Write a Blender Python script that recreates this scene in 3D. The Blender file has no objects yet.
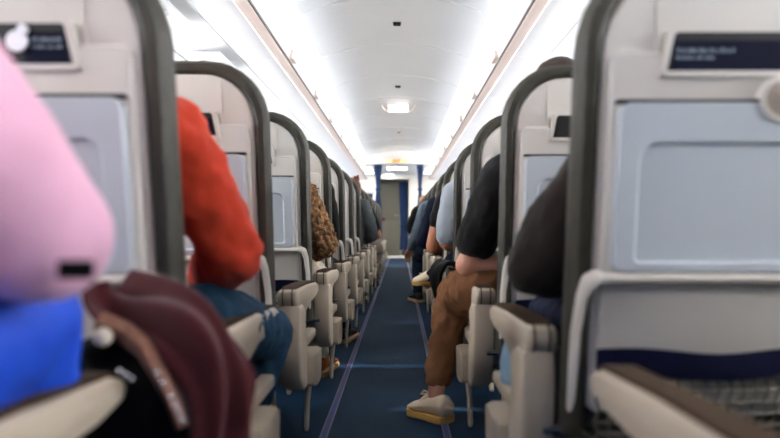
import bpy, bmesh, math, random
from mathutils import Vector, Matrix
random.seed(7)
C = bpy.context.scene.collection
SC = bpy.context.scene
PI = math.pi
F = 645.0; CZ = 0.68; XC = -0.036          # focal length in px (780 wide), camera height, cabin centre line

# ------------------------------------------------------------------ camera, light, exposure
cam = bpy.data.cameras.new('camera'); camo = bpy.data.objects.new('camera', cam); C.objects.link(camo)
cam.sensor_width = 36; cam.lens = F * 36 / 780
cam.shift_x = -10 / 780; cam.shift_y = 10 / 780
camo.location = (0, 0, CZ); camo.rotation_euler = (PI / 2, 0, 0)
cam.clip_start = 0.02
cam.dof.use_dof = True; cam.dof.focus_distance = 3.2; cam.dof.aperture_fstop = 2.0
SC.camera = camo
w = bpy.data.worlds.new('world'); SC.world = w; w.use_nodes = True
w.node_tree.nodes['Background'].inputs[0].default_value = (0.75, 0.87, 1, 1)
w.node_tree.nodes['Background'].inputs[1].default_value = 1.0
SC.view_settings.view_transform = 'Standard'; SC.view_settings.look = 'None'
SC.view_settings.gamma = 1; SC.view_settings.use_curve_mapping = False
SC.view_settings.exposure = -0.06
sun = bpy.data.lights.new('sun', 'SUN'); sun.energy = SUN = 60.0; sun.angle = math.radians(2.5); sun.color = (1, .97, .92)
suno = bpy.data.objects.new('sun', sun); C.objects.link(suno); suno.rotation_euler = Vector((-1, .0, -.60)).to_track_quat('-Z', 'Y').to_euler()
COVE = 40.0; WASH = 4.0; PANE = 54.0; ENTRY = 10.0
SC.cycles.max_bounces = 10; SC.cycles.diffuse_bounces = 6

# ------------------------------------------------------------------ materials
def lin(c):
    return tuple((v / 255 / 12.92 if v / 255 <= .04045 else ((v / 255 + .055) / 1.055) ** 2.4) for v in c)
def mat(name, rgb, rough=.5, metal=0., spec=.5, noise=0., nscale=8., bump=0., bscale=60., emit=None, strength=0., rgb2=None, sheen=0., coat=0.):
    m = bpy.data.materials.new(name); m.use_nodes = True
    nt = m.node_tree; b = nt.nodes['Principled BSDF']
    col = (*lin(rgb), 1)
    b.inputs['Base Color'].default_value = col
    b.inputs['Roughness'].default_value = rough; b.inputs['Metallic'].default_value = metal
    b.inputs['Specular IOR Level'].default_value = spec if rough < .7 or spec != .5 else .12
    b.inputs['Sheen Weight'].default_value = sheen
    b.inputs['Coat Weight'].default_value = coat
    tc = nt.nodes.new('ShaderNodeTexCoord')
    if noise or rgb2:
        n = nt.nodes.new('ShaderNodeTexNoise'); n.inputs['Scale'].default_value = nscale; n.inputs['Detail'].default_value = 4
        nt.links.new(tc.outputs['Object'], n.inputs['Vector'])
        r = nt.nodes.new('ShaderNodeValToRGB')
        r.color_ramp.elements[0].position = .35; r.color_ramp.elements[1].position = .65
        c2 = (*lin(rgb2), 1) if rgb2 else tuple(v * (1 - noise) for v in col[:3]) + (1,)
        r.color_ramp.elements[0].color = c2; r.color_ramp.elements[1].color = col
        nt.links.new(n.outputs['Fac'], r.inputs['Fac']); nt.links.new(r.outputs['Color'], b.inputs['Base Color'])
    if bump:
        n2 = nt.nodes.new('ShaderNodeTexNoise'); n2.inputs['Scale'].default_value = bscale; n2.inputs['Detail'].default_value = 3
        nt.links.new(tc.outputs['Object'], n2.inputs['Vector'])
        bp = nt.nodes.new('ShaderNodeBump'); bp.inputs['Strength'].default_value = bump; bp.inputs['Distance'].default_value = .01
        nt.links.new(n2.outputs['Fac'], bp.inputs['Height']); nt.links.new(bp.outputs['Normal'], b.inputs['Normal'])
    if emit:
        b.inputs['Emission Color'].default_value = (*lin(emit), 1); b.inputs['Emission Strength'].default_value = strength
    return m
M = {
 'ceil': mat('ceiling_panel', (226, 231, 236), .45, noise=.02, nscale=3),
 'bin': mat('bin_plastic', (222, 223, 225), .4, noise=.02, nscale=3),
 'lip': mat('bin_lip', (232, 214, 204), .4, noise=.03, nscale=3),
 'seal': mat('bin_seal', (120, 116, 112), .5),
 'wall': mat('wall_plastic', (232, 232, 230), .5, noise=.02, nscale=4),
 'bulk': mat('bulkhead', (226, 224, 220), .45, noise=.02, nscale=4),
 'door': mat('entry_door', (168, 165, 150), .45, noise=.04, nscale=5),
 'post': mat('door_post', (206, 202, 190), .45),
 'floor': None,
 'strip': mat('path_strip', (26, 28, 98), .35, noise=.1),
 'stripe': mat('path_strip_edge', (112, 112, 120), .35, noise=.1),
 'shell': mat('shell_plastic', (212, 207, 198), .38, noise=.02, nscale=6),
 'tray': mat('tray_plastic', (190, 197, 203), .32, noise=.02, nscale=6),
 'traybar': mat('tray_bar', (200, 194, 184), .35, noise=.02),
 'cover': mat('olive_leather', (52, 50, 39), .55, noise=.25, nscale=16, bump=.6, bscale=24),
 'cushion': mat('cushion_leather', (40, 42, 46), .5, noise=.1, nscale=20, bump=.2, bscale=60),
 'cream': mat('armrest_plastic', (182, 169, 150), .38, noise=.03, nscale=8),
 'pad': mat('armrest_pad', (62, 48, 35), .8, noise=.06, nscale=12, bump=.1),
 'steel': mat('steel', (150, 148, 144), .35, metal=.8, noise=.05),
 'chrome': mat('chrome', (225, 228, 232), .12, metal=1., noise=.02),
 'dark': mat('cavity_shade', (20, 19, 18), .6, noise=.1),  # shade of cavities and gaps put into the colour
 'black': mat('black_cloth', (10, 9, 10), .7, noise=.2, bump=.2),
 'beige': mat('latch_disc', (168, 154, 140), .4, noise=.05),
 'navy': mat('navy_card', (10, 15, 38), .7, noise=.05),
 'navyband': mat('navy_elastic', (10, 14, 42), .8, noise=.15, bump=.2, bscale=120),
 'net': mat('pocket_net', (96, 92, 84), .7, noise=.1),
 'white': mat('white_ink', (235, 236, 240), .4, noise=.02),
 'yellow': mat('yellow_card', (214, 170, 60), .4, noise=.1),
 'curtain': mat('blue_curtain', (26, 62, 108), .8, noise=.12, nscale=14, sheen=.2),
 'skin': mat('skin', (206, 150, 124), .5, noise=.08, nscale=14),
 'skin2': mat('skin_tan', (190, 122, 88), .5, noise=.08, nscale=14),
 'pink': mat('pink_knit', (216, 166, 188), .8, noise=.05, nscale=10, sheen=.2),
 'bluecloth': mat('royal_blue_cloth', (6, 66, 186), .6, noise=.08, nscale=10),
 'orange': mat('orange_red_knit', (198, 62, 38), .8, noise=.12, nscale=12, sheen=.15),
 'jeans': mat('blue_denim', (34, 62, 84), .8, noise=.2, nscale=16, bump=.1, bscale=150),
 'darkjeans': mat('dark_denim', (30, 46, 64), .8, noise=.2, nscale=16),
 'maroon': mat('maroon_wool', (66, 20, 24), .85, noise=.2, nscale=10, sheen=.2),
 'sequin': mat('rose_gold_sequins', (128, 88, 70), .45, metal=.5, noise=.35, nscale=90, bump=.6, bscale=160),
 'fur': mat('brown_fur', (160, 122, 86), .9, rgb2=(72, 50, 34), nscale=42, bump=1., bscale=70),
 'cream_cloth': mat('cream_cloth', (206, 194, 174), .8, noise=.1),
 'brownshoe': mat('brown_suede', (150, 92, 44), .8, noise=.15, nscale=20),
 'gum': mat('gum_sole', (206, 160, 84), .6, noise=.06),
 'tansole': mat('tan_sole', (196, 160, 116), .6, noise=.06),
 'creamshoe': mat('cream_leather', (226, 208, 180), .5, noise=.05, nscale=20),
 'blackshoe': mat('black_shoe', (22, 21, 22), .6, noise=.2),
 'hoodie': mat('charcoal_brown_fleece', (40, 33, 29), .85, noise=.2, nscale=12, sheen=.15),
 'tee': mat('black_cotton', (22, 20, 21), .8, noise=.15, nscale=14, sheen=.1),
 'khaki': mat('brown_cotton', (112, 76, 50), .8, noise=.1, nscale=12),
 'greysweater': mat('grey_knit', (84, 89, 90), .85, noise=.2, nscale=40, bump=.3, bscale=120),
 'greypants': mat('taupe_cloth', (134, 124, 112), .8, noise=.1),
 'paleblue': mat('pale_blue_cotton', (206, 216, 226), .8, noise=.08),
 'lightblue': mat('light_blue_cloth', (160, 196, 218), .7, noise=.1, nscale=20),
 'navycloth': mat('navy_cloth', (24, 30, 50), .85, noise=.2),
 'greyblue': mat('grey_blue_denim', (112, 128, 140), .8, noise=.15, nscale=25),
 'hairbrown': mat('brown_hair', (44, 28, 18), .6, noise=.35, nscale=60, bump=.5, bscale=80),
 'hairred': mat('auburn_hair', (112, 54, 28), .6, noise=.35, nscale=60, bump=.5, bscale=80),
 'hairblond': mat('blond_hair', (196, 138, 76), .6, noise=.3, nscale=60, bump=.5, bscale=80),
 'eyewhite': mat('eye', (235, 232, 228), .2),
 'cove': mat('cove_light', (255, 255, 255), .5, emit=(255, 238, 218), strength=COVE),
 'wash': mat('wash_light', (255, 255, 255), .5, emit=(250, 250, 255), strength=WASH),
 'pane': mat('bright_window_pane', (255, 255, 255), .3, emit=(246, 247, 252), strength=PANE),
 'entry': mat('entry_light', (255, 255, 255), .5, emit=(255, 246, 236), strength=ENTRY),
 'signlit': mat('lit_sign_face', (255, 255, 255), .4, emit=(255, 252, 250), strength=3.0),
 'signamber': mat('lit_amber_sign_face', (240, 228, 170), .4, emit=(250, 232, 150), strength=.35),
 'pinkink': mat('faint_pink_letters', (236, 150, 150), .5, emit=(255, 196, 196), strength=.75),
 'orangeink': mat('orange_letters', (230, 80, 10), .5, emit=(245, 70, 0), strength=.8),
}
nt = M['pane'].node_tree; tr = nt.nodes.new('ShaderNodeBsdfTransparent'); mx = nt.nodes.new('ShaderNodeMixShader'); mx.inputs[0].default_value = .5
nt.links.new(tr.outputs[0], mx.inputs[2]); nt.links.new(nt.nodes['Principled BSDF'].outputs[0], mx.inputs[1]); nt.links.new(mx.outputs[0], nt.nodes['Material Output'].inputs[0])
def floor_mat():
    m = mat('blue_aisle_carpet', (9, 38, 60), .7, spec=.12, noise=.18, nscale=3, bump=.12, bscale=220)
    return m
M['floor'] = floor_mat()

# ------------------------------------------------------------------ helpers
def link(name, me, m, parent=None, loc=(0, 0, 0), smooth=True):
    o = bpy.data.objects.new(name, me); C.objects.link(o)
    if m: me.materials.clear(); me.materials.append(m)
    if parent: o.parent = parent
    o.location = loc
    if smooth:
        for p in me.polygons: p.use_smooth = True
    return o
def obj(name, bm, m, parent=None, org=(0, 0, 0), smooth=False, auto=True):
    """one mesh object; org is subtracted from the coordinates (world placed when no parent)"""
    bmesh.ops.recalc_face_normals(bm, faces=bm.faces)
    me = bpy.data.meshes.new(name); bm.to_mesh(me); bm.free()
    org = Vector(org)
    if parent:
        me.transform(Matrix.Translation(-org)); o = link(name, me, m, parent, (0, 0, 0), smooth)
    else:
        me.transform(Matrix.Translation(-org)); o = link(name, me, m, None, org, smooth)
    if auto and not smooth:
        for p in me.polygons: p.use_smooth = True
        me.set_sharp_from_angle(angle=math.radians(38))
    return o
def tag(o, label, cat, group=None, kind=None):
    o['label'] = label; o['category'] = cat
    if group: o['group'] = group
    if kind: o['kind'] = kind
    return o
def empty(name, loc=(0, 0, 0)):
    o = bpy.data.objects.new(name, None); C.objects.link(o); o.location = loc; o.empty_display_size = .1
    return o
def struct(name, bm, m, parent=None):
    o = obj(name, bm, m, parent)
    if not parent: o['kind'] = 'structure'
    return o
def at(px, py, Y):
    return Vector(((px - 400) / F * Y, Y, CZ - (py - 229) / F * Y))
def box(bm, x0, x1, y0, y1, z0, z1, bev=0., seg=2):
    r = bmesh.ops.create_cube(bm, size=1)
    for v in r['verts']:
        v.co = Vector((x0 + (v.co.x + .5) * (x1 - x0), y0 + (v.co.y + .5) * (y1 - y0), z0 + (v.co.z + .5) * (z1 - z0)))
    if bev:
        es = list({e for v in r['verts'] for e in v.link_edges})
        bmesh.ops.bevel(bm, geom=es, offset=bev, segments=seg, affect='EDGES', profile=.5)
def rrect(x0, x1, z0, z1, rt, rb=None, n=7):
    """rounded rectangle outline; rt top radius, rb bottom radius"""
    rb = rt if rb is None else rb
    P = []
    for cx, cz, r, a0 in ((x1 - rt, z1 - rt, rt, 0), (x0 + rt, z1 - rt, rt, 90), (x0 + rb, z0 + rb, rb, 180), (x1 - rb, z0 + rb, rb, 270)):
        for k in range(n):
            a = math.radians(a0 + 90 * k / (n - 1)); P.append((cx + r * math.cos(a), cz + r * math.sin(a)))
    return P
def loft(bm, loops, cap0=True, cap1=True, closed=True):
    L = [[bm.verts.new(p) for p in lp] for lp in loops]
    n = len(L[0])
    for a, b in zip(L, L[1:]):
        for i in range(n if closed else n - 1):
            bm.faces.new((a[i], a[(i + 1) % n], b[(i + 1) % n], b[i]))
    if cap0: bm.faces.new(list(reversed(L[0])))
    if cap1: bm.faces.new(L[-1])
def tube(bm, pts, radii, n=12, flat=None, cap=True):
    """tapered tube with round ends; flat=(axis, factor) squashes rings along an axis"""
    pts = [Vector(p) for p in pts]
    if not hasattr(radii, '__len__'): radii = [radii] * len(pts)
    P, R = [], []
    for i in range(len(pts) - 1):
        for k in range(4):
            t = k / 4; P.append(pts[i].lerp(pts[i + 1], t)); R.append(radii[i] + (radii[i + 1] - radii[i]) * t)
    P.append(pts[-1]); R.append(radii[-1])
    # rounded ends
    if cap:
        d0 = (P[0] - P[1]).normalized(); d1 = (P[-1] - P[-2]).normalized()
        h0 = [(P[0] + d0 * R[0] * math.sin(a), R[0] * math.cos(a)) for a in (1.35, 1.0, .55)]
        h1 = [(P[-1] + d1 * R[-1] * math.sin(a), R[-1] * math.cos(a)) for a in (.55, 1.0, 1.35)]
        P = [p for p, _ in h0] + P + [p for p, _ in h1]; R = [r for _, r in h0] + R + [r for _, r in h1]
    prev = None; loops = []
    for i, p in enumerate(P):
        d = (P[min(i + 1, len(P) - 1)] - P[max(i - 1, 0)]).normalized()
        if prev is None:
            up = Vector((0, 0, 1)) if abs(d.z) < .9 else Vector((0, 1, 0))
            u = d.cross(up).normalized()
        else:
            u = (prev - d * prev.dot(d)).normalized()
        prev = u; v = d.cross(u)
        ring = []
        for k in range(n):
            a = 2 * PI * k / n; q = (u * math.cos(a) + v * math.sin(a)) * R[i]
            if flat:
                ax = Vector(flat[0]).normalized(); q = q - ax * q.dot(ax) * (1 - flat[1])
            ring.append(p + q)
        loops.append(ring)
    loft(bm, loops)
def rod(bm, a, b, r, n=10):
    a, b = Vector(a), Vector(b); d = (b - a).normalized()
    up = Vector((0, 0, 1)) if abs(d.z) < .9 else Vector((0, 1, 0)); u = d.cross(up).normalized(); v = d.cross(u)
    loft(bm, [[p + (u * math.cos(2 * PI * k / n) + v * math.sin(2 * PI * k / n)) * r for k in range(n)] for p in (a, b)])
def ball(bm, c, r, seg=14):
    if not hasattr(r, '__len__'): r = (r, r, r)
    t = bmesh.ops.create_uvsphere(bm, u_segments=seg, v_segments=seg // 2 + 2, radius=1)
    for v in t['verts']: v.co = Vector((c[0] + v.co.x * r[0], c[1] + v.co.y * r[1], c[2] + v.co.z * r[2]))
_tex = {}
def tex(kind, size):
    k = (kind, size)
    if k not in _tex:
        t = bpy.data.textures.new('cloth_noise', kind); t.noise_scale = size
        _tex[k] = t
    return _tex[k]
def organic(name, bm, m, parent=None, org=(0, 0, 0), voxel=.01, smooth=6, wrinkle=0., wsize=.06, sub=0):
    """join the shapes of bm into one continuous skin"""
    bmesh.ops.recalc_face_normals(bm, faces=bm.faces)
    me = bpy.data.meshes.new(name); bm.to_mesh(me); bm.free()
    o = bpy.data.objects.new(name, me); C.objects.link(o)
    r = o.modifiers.new('r', 'REMESH'); r.mode = 'VOXEL'; r.voxel_size = voxel
    s = o.modifiers.new('s', 'SMOOTH'); s.iterations = smooth; s.factor = .5
    if wrinkle:
        d = o.modifiers.new('d', 'DISPLACE'); d.texture = tex('CLOUDS', wsize); d.strength = wrinkle; d.mid_level = .5
        s2 = o.modifiers.new('s2', 'SMOOTH'); s2.iterations = 1
    dg = bpy.context.evaluated_depsgraph_get()
    me2 = bpy.data.meshes.new_from_object(o.evaluated_get(dg))
    bpy.data.objects.remove(o); bpy.data.meshes.remove(me)
    me2.name = name
    me2.transform(Matrix.Translation(-Vector(org)))
    return link(name, me2, m, parent, (0, 0, 0) if parent else org)
def sheet(bm, ctrl, nu=28, nv=28, amp=0., thick=.008, seed=0):
    """draped cloth through a 4x4 grid of control points, with depth"""
    rnd = random.Random(seed); ph = [rnd.uniform(0, 6) for _ in range(6)]
    def bz(p, t):
        a, b, c, d = p                         # cubic through all four points
        x = 3 * t
        return a * (-(x - 1) * (x - 2) * (x - 3) / 6) + b * (x * (x - 2) * (x - 3) / 2) + c * (-x * (x - 1) * (x - 3) / 2) + d * (x * (x - 1) * (x - 2) / 6)
    G = []
    for i in range(nu + 1):
        u = i / nu; row = []
        for j in range(nv + 1):
            v = j / nv
            p = bz([bz(r, v) for r in ctrl], u)
            row.append(p)
        G.append(row)
    N = [[None] * (nv + 1) for _ in range(nu + 1)]
    for i in range(nu + 1):
        for j in range(nv + 1):
            du = G[min(i + 1, nu)][j] - G[max(i - 1, 0)][j]; dv = G[i][min(j + 1, nv)] - G[i][max(j - 1, 0)]
            N[i][j] = du.cross(dv).normalized()
    V0, V1 = [], []
    for i in range(nu + 1):
        a, b = [], []
        for j in range(nv + 1):
            u, v = i / nu, j / nv
            h = amp * (math.sin(9 * v + 3 * u + ph[0]) + .6 * math.sin(17 * v - 5 * u + ph[1]) + .5 * math.sin(7 * u + 4 * v + ph[2]))
            p = G[i][j] + N[i][j] * h
            a.append(bm.verts.new(p)); b.append(bm.verts.new(p + N[i][j] * thick))
        V0.append(a); V1.append(b)
    for i in range(nu):
        for j in range(nv):
            bm.faces.new((V0[i][j], V0[i][j + 1], V0[i + 1][j + 1], V0[i + 1][j]))
            bm.faces.new((V1[i][j], V1[i + 1][j], V1[i + 1][j + 1], V1[i][j + 1]))
    for j in range(nv):
        bm.faces.new((V0[0][j], V1[0][j], V1[0][j + 1], V0[0][j + 1])); bm.faces.new((V0[nu][j], V0[nu][j + 1], V1[nu][j + 1], V1[nu][j]))
    for i in range(nu):
        bm.faces.new((V0[i][0], V0[i + 1][0], V1[i + 1][0], V1[i][0])); bm.faces.new((V0[i][nv], V1[i][nv], V1[i + 1][nv], V0[i + 1][nv]))
def text_mesh(name, s, size, m, parent, loc, rot=(PI / 2, 0, 0), ext=.001, off=0.):
    cu = bpy.data.curves.new(name, 'FONT'); cu.body = s; cu.size = size; cu.extrude = ext; cu.offset = off; cu.align_x = 'CENTER'; cu.align_y = 'CENTER'
    o = bpy.data.objects.new(name, cu); C.objects.link(o)
    me = bpy.data.meshes.new_from_object(o.evaluated_get(bpy.context.evaluated_depsgraph_get()))
    bpy.data.objects.remove(o); me.name = name
    o = link(name, me, m, parent, loc, False); o.rotation_euler = rot
    return o
def copy_tree(o, parent=None):
    c = o.copy(); C.objects.link(c)
    if parent: c.parent = parent
    for ch in list(o.children): copy_tree(ch, c)
    return c
def BM(): return bmesh.new()

# ------------------------------------------------------------------ the cabin
Y0, YD, YE = -1.0, 12.42, 15.1        # unseen rear wall set close to cut light, class divider, front bulkhead
bm = BM(); box(bm, -1.85 + XC, 1.85 + XC, Y0, 16.3, -.06, 0); struct('floor', bm, M['floor'])
for n, x, nm in ((1, -.25, 'left'), (2, .155, 'right')):
    bm = BM(); box(bm, x - .0085, x + .0085, Y0 + .1, 14.9, 0, .003); o = struct('trim_floor_path_%s' % nm, bm, M['strip'])
    bm = BM()
    for sx in (-1, 1): box(bm, x + sx * .0105 - .0018, x + sx * .0105 + .0018, Y0 + .1, 14.9, 0, .004)
    struct('strip_edge', bm, M['stripe'], o)
# ceiling panels: a shallow vault cut by joints every 1.065 m
PITCH = 1.065; JOINT0 = 5.23 - PITCH * 7
def vault(k):           # half profile, x from centre
    pts = []
    for i in range(-12, 13):
        t = i / 12; pts.append((XC + .605 * t, 2.18 - .115 * abs(t) ** 2.2))
    return pts
bm = BM(); y = JOINT0
ys = []
while y < YD:
    a, b = max(y + .007, Y0), min(y + PITCH - .007, YD)
    if b > a + .05:
        P = vault(0)
        loops = []
        for yy, dz in ((a, .008), (a + .006, 0), (b - .006, 0), (b, .008)):
            loops.append([(px, yy, pz + dz) for px, pz in P] + [(px, yy, pz + .03) for px, pz in reversed(P)])
        loft(bm, loops)
    y += PITCH
P = vault(0)
loft(bm, [[(px, yy, pz + .012) for px, pz in P] + [(px, yy, pz + .045) for px, pz in reversed(P)] for yy in (Y0, YD)])
struct('ceiling', bm, M['ceil'])
# cove lights either side of the ceiling and the housings behind them
for s, nm in ((-1, 'left'), (1, 'right')):
    bm = BM(); box(bm, *sorted((XC + s * .86, XC + s * .92)), Y0, YD, 1.968, 1.98); o = struct('trim_cove_light_%s' % nm, bm, M['cove'])
    bm = BM(); P = [(.60, 2.072), (.64, 2.082), (.78, 2.09), (.90, 2.075), (.95, 2.03), (.96, 1.966), (.99, 1.966), (.98, 2.05), (.92, 2.11), (.78, 2.13), (.60, 2.12)]
    loft(bm, [[(XC + s * px, yy, pz) for px, pz in P] for yy in (Y0, YD)]); struct('trim_cove_%s' % nm, bm, M['bin'])
    # under-bin panels: lip, grooves, service panel slope
    bm = BM(); P = [(.606, 1.640), (.612, 1.634), (.655, 1.628), (.664, 1.634), (.664, 1.66), (.606, 1.66)]
    loft(bm, [[(XC + s * px, yy, pz) for px, pz in P] for yy in (Y0, YD)]); struct('trim_bin_lip_%s' % nm, bm, M['lip'])
    bm = BM(); box(bm, *sorted((XC + s * .597, XC + s * .609)), Y0, YD, 1.641, 1.653); struct('trim_bin_seal_%s' % nm, bm, M['seal'])
    bm = BM()
    for a, b, za, zb in ((.668, .845, 1.640, 1.626), (.850, 1.12, 1.626, 1.596), (1.125, 1.42, 1.59, 1.53)):
        y = JOINT0 + .5
        while y < YD:
            ya, yb = max(y + .002, Y0), min(y + PITCH - .002, YD)
            if yb > ya + .02:
                P = [(a, za), (b, zb), (b, zb + .02), (a, za + .02)]
                loft(bm, [[(XC + s * px, yy, pz) for px, pz in P] for yy in (ya, yb)])
            y += PITCH
    box(bm, *sorted((XC + s * .66, XC + s * 1.5)), Y0, YD, 1.648, 1.656)
    struct('trim_under_bin_%s' % nm, bm, M['bin'])
    bm = BM(); P = [(1.44, 1.50), (1.62, 1.47), (1.62, 1.50), (1.44, 1.52)]
    loft(bm, [[(XC + s * px, yy, pz) for px, pz in P] for yy in (Y0, YD)]); struct('trim_wash_light_%s' % nm, bm, M['wash'])
    # side wall with window openings (0.29 x 0.35 every 0.533 m)
    bm = BM()
    def wl(z): return 1.78 + .07 * (1 - ((z - .75) / .8) ** 2) if z < 1.6 else 1.78
    def wallpiece(ya, yb, z0, z1, n=4):
        prof = [(wl(z0 + (z1 - z0) * i / n) , z0 + (z1 - z0) * i / n) for i in range(n + 1)]
        loop = prof + [(px + .06, pz) for px, pz in reversed(prof)]
        loft(bm, [[(XC + s * px, yy, pz) for px, pz in loop] for yy in (ya, yb)])
    wallpiece(Y0, 16.3, 0, .93); wallpiece(Y0, 16.3, 1.28, 2.2)
    wins = []; y = Y0 + .2
    edge = Y0
    while y + .29 < YD:
        wallpiece(edge, y, .93, 1.28); wins.append((y, y + .29)); edge = y + .29; y += .533
    wallpiece(edge, 16.3, .93, 1.28)
    struct('wall_%s' % nm, bm, M['wall'])
    for k, (ya, yb) in enumerate(wins):
        bm = BM(); xi = wl(1.1) + .04
        P = rrect(ya, yb, .93, 1.28, .08, n=5)
        loft(bm, [[(XC + s * (xi + d), py, pz) for py, pz in P] for d in (0, .012)])
        o = struct('window_%d' % (k + 1 + (0 if s < 0 else len(wins))), bm, M['pane'])
# far ends
bm = BM(); box(bm, -1.9 + XC, 1.9 + XC, Y0 - .06, Y0, 0, 2.25); struct('wall_back_dimmer', bm, M['curtain'])  # unseen wall, brought close and dark to cut light on near seats
DX0, DX1, DZ = -.50, .205, 1.845
bm = BM(); box(bm, -1.85 + XC, DX0, YE, YE + .06, 0, 2.2); box(bm, DX1, 1.85 + XC, YE, YE + .06, 0, 2.2); box(bm, DX0, DX1, YE, YE + .06, DZ, 2.2)
struct('wall_front', bm, M['bulk'])
bm = BM()
box(bm, DX0 - .05, DX0, YE - .02, YE + .08, 0, DZ + .05, .006); box(bm, DX1, DX1 + .035, YE - .02, YE + .08, 0, DZ + .05, .006); box(bm, DX0 - .05, DX1 + .035, YE - .02, YE + .08, DZ, DZ + .05, .006)
box(bm, DX0, DX1, YE - .02, YE + .08, 0, .045, .004)
struct('trim_doorway', bm, M['bulk'])
bm = BM(); box(bm, -1.85 + XC, 1.85 + XC, 16.2, 16.3, 0, 2.2); box(bm, -.75, -.70, YE + .06, 16.2, 0, 2.2); box(bm, .40, .45, YE + .06, 16.2, 0, 2.2)
struct('wall_cockpit', bm, M['door'])
bm = BM(); box(bm, -.62, .0, 15.85, 15.9, .02, 1.80, .01); box(bm, -.58, -.04, 15.84, 15.85, .9, 1.76, .004); o = struct('door_1', bm, M['door'])
bm = BM(); box(bm, .0, .055, 15.80, 15.9, 0, 1.85, .008); struct('door_post', bm, M['post'], o)
bm = BM(); rod(bm, (-.10, 15.84, 1.02), (-.10, 15.80, 1.02), .03); box(bm, -.13, -.02, 15.80, 15.815, 1.00, 1.02, .004); struct('door_handle', bm, M['post'], o)
bm = BM(); rod(bm, (-.40, 15.835, .92), (-.40, 15.845, .92), .045); q = struct('red_lock_plate', bm, mat('red_plate', (150, 50, 40), .5, noise=.1), o); q['label'] = 'small round red lock plate'
# lower flat ceiling over the entry, with its step
bm = BM(); box(bm, -1.85 + XC, 1.85 + XC, YD, 16.3, 1.94, 1.975)
box(bm, -1.85 + XC, 1.85 + XC, YD, YD + .05, 1.975, 2.25)
for yy in (13.0, 13.8, 14.5): box(bm, -1.0, 1.0, yy, yy + .012, 1.935, 1.94)
struct('ceiling_entry', bm, M['ceil'])
bm = BM(); box(bm, -.26, .13, 13.15, 13.6, 1.930, 1.9405); tag(obj('ceiling_light', bm, M['entry']), 'bright square ceiling light beyond the lit header sign', 'ceiling light', kind='thing')
bm = BM(); box(bm, -.36, -.16, YE - .16, YE - .04, 1.915, 1.9405); tag(obj('ceiling_light', bm, M['entry']), 'small bright ceiling light right above the far doorway', 'ceiling light', kind='thing')
bm = BM(); box(bm, -1.3, -.6, 13.2, 14.6, 1.930, 1.9405); box(bm, .55, 1.25, 13.2, 14.6, 1.930, 1.9405); struct('trim_entry_light', bm, M['entry'])

# overhead bins
def make_bin(s):
    r = empty('overhead_bin')
    L = PITCH / 2 - .0025
    bm = BM(); box(bm, *sorted((s * .66, s * 1.60)), -L, L, 1.66, 1.965, .01); obj('bin_body', bm, M['bin'], r)
    P = [(.606, 1.658), (.592, 1.70), (.588, 1.76), (.592, 1.84), (.604, 1.92), (.622, 1.985), (.64, 2.0), (.66, 2.0), (.65, 1.90), (.63, 1.80), (.63, 1.70), (.64, 1.658)]
    bm = BM(); loft(bm, [[(s * px, yy, pz) for px, pz in P] for yy in (-L, L)])
    d = obj('door', bm, M['bin'], r)
    bm = BM()
    Q = rrect(-.075, .075, 1.662, 1.715, .024, n=5)
    loft(bm, [[(s * (xx), yy * k, pz) for yy, pz in Q] for xx, k in ((.606, 1), (.583, 1), (.577, .85))])
    obj('latch', bm, M['lip'], d)
    return r
ords = ['nearest', 'second', 'third', 'fourth', 'fifth', 'sixth', 'seventh', 'eighth', 'ninth', 'tenth', 'eleventh', 'twelfth', 'thirteenth', 'fourteenth', 'fifteenth', 'sixteenth', 'seventeenth']
for s, nm in ((-1, 'left'), (1, 'right')):
    proto = make_bin(s); y = 3.78 - 3 * PITCH; k = 0
    while y + PITCH / 2 < YD + .01:
        b = proto if k == 0 else copy_tree(proto)
        b.location = (XC, y, 0)
        tag(b, 'closed white overhead bin on the %s, %s along the row' % (nm, ords[k]), 'overhead bin', 'overhead bins along the %s' % nm)
        y += PITCH; k += 1

# passenger service units under the bins
def psu(s, y, label):
    r = empty('passenger_service_panel', (XC + s * 1.0, y, 1.604)); tag(r, label, 'service panel', 'service panels under the bins')
    bm = BM(); box(bm, -.10, .10, -.20, .20, -.008, .0, .003); obj('panel', bm, M['bin'], r)
    for k in range(3):
        bm = BM(); rod(bm, (-.045, -.12 + k * .09, -.008), (-.045, -.12 + k * .09, -.020), .022, 14); obj('air_nozzle', bm, M['lip'], r)
        bm = BM(); rod(bm, (.045, -.12 + k * .09, -.008), (.045, -.12 + k * .09, -.016), .018, 14); obj('reading_lamp', bm, M['wall'], r)
psu(-1, 2.72, 'white service panel under the left bins, nearer of the two')
psu(-1, 3.55, 'white service panel under the left bins, farther of the two')
psu(1, 2.75, 'white service panel under the right bins')

# ceiling slots, the small lit sign with its wings, the amber header sign
for yy, lab in ((4.70, 'small dark slot in the ceiling, nearest of three'), (6.77, 'small dark ceiling slot just before the white lit sign'), (9.95, 'tiny dark ceiling slot beyond the white lit sign')):
    r = empty('ceiling_vent', (-.022, yy, 2.18)); tag(r, lab, 'ceiling vent', 'dark slots in the ceiling')
    bm = BM(); box(bm, -.030, .030, -.03, .03, -.006, .004, .003); obj('frame', bm, M['seal'], r)
    bm = BM(); box(bm, -.026, .026, -.036, .020, -.016, -.005, .002); obj('slot', bm, M['navy'], r)
r = empty('exit_sign', (-.02, 7.75, 2.18)); tag(r, 'white lit exit sign hanging from the ceiling with curved wings', 'exit sign')
bm = BM(); box(bm, -.122, .122, -.03, .03, -.105, .004, .008); obj('housing', bm, M['bin'], r)
bm = BM(); box(bm, -.118, .118, -.034, -.029, -.100, -.02); obj('lit_face', bm, M['signlit'], r)
text_mesh('lettering', 'EXIT', .075, M['pinkink'], r, (0, -.0355, -.06))
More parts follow.
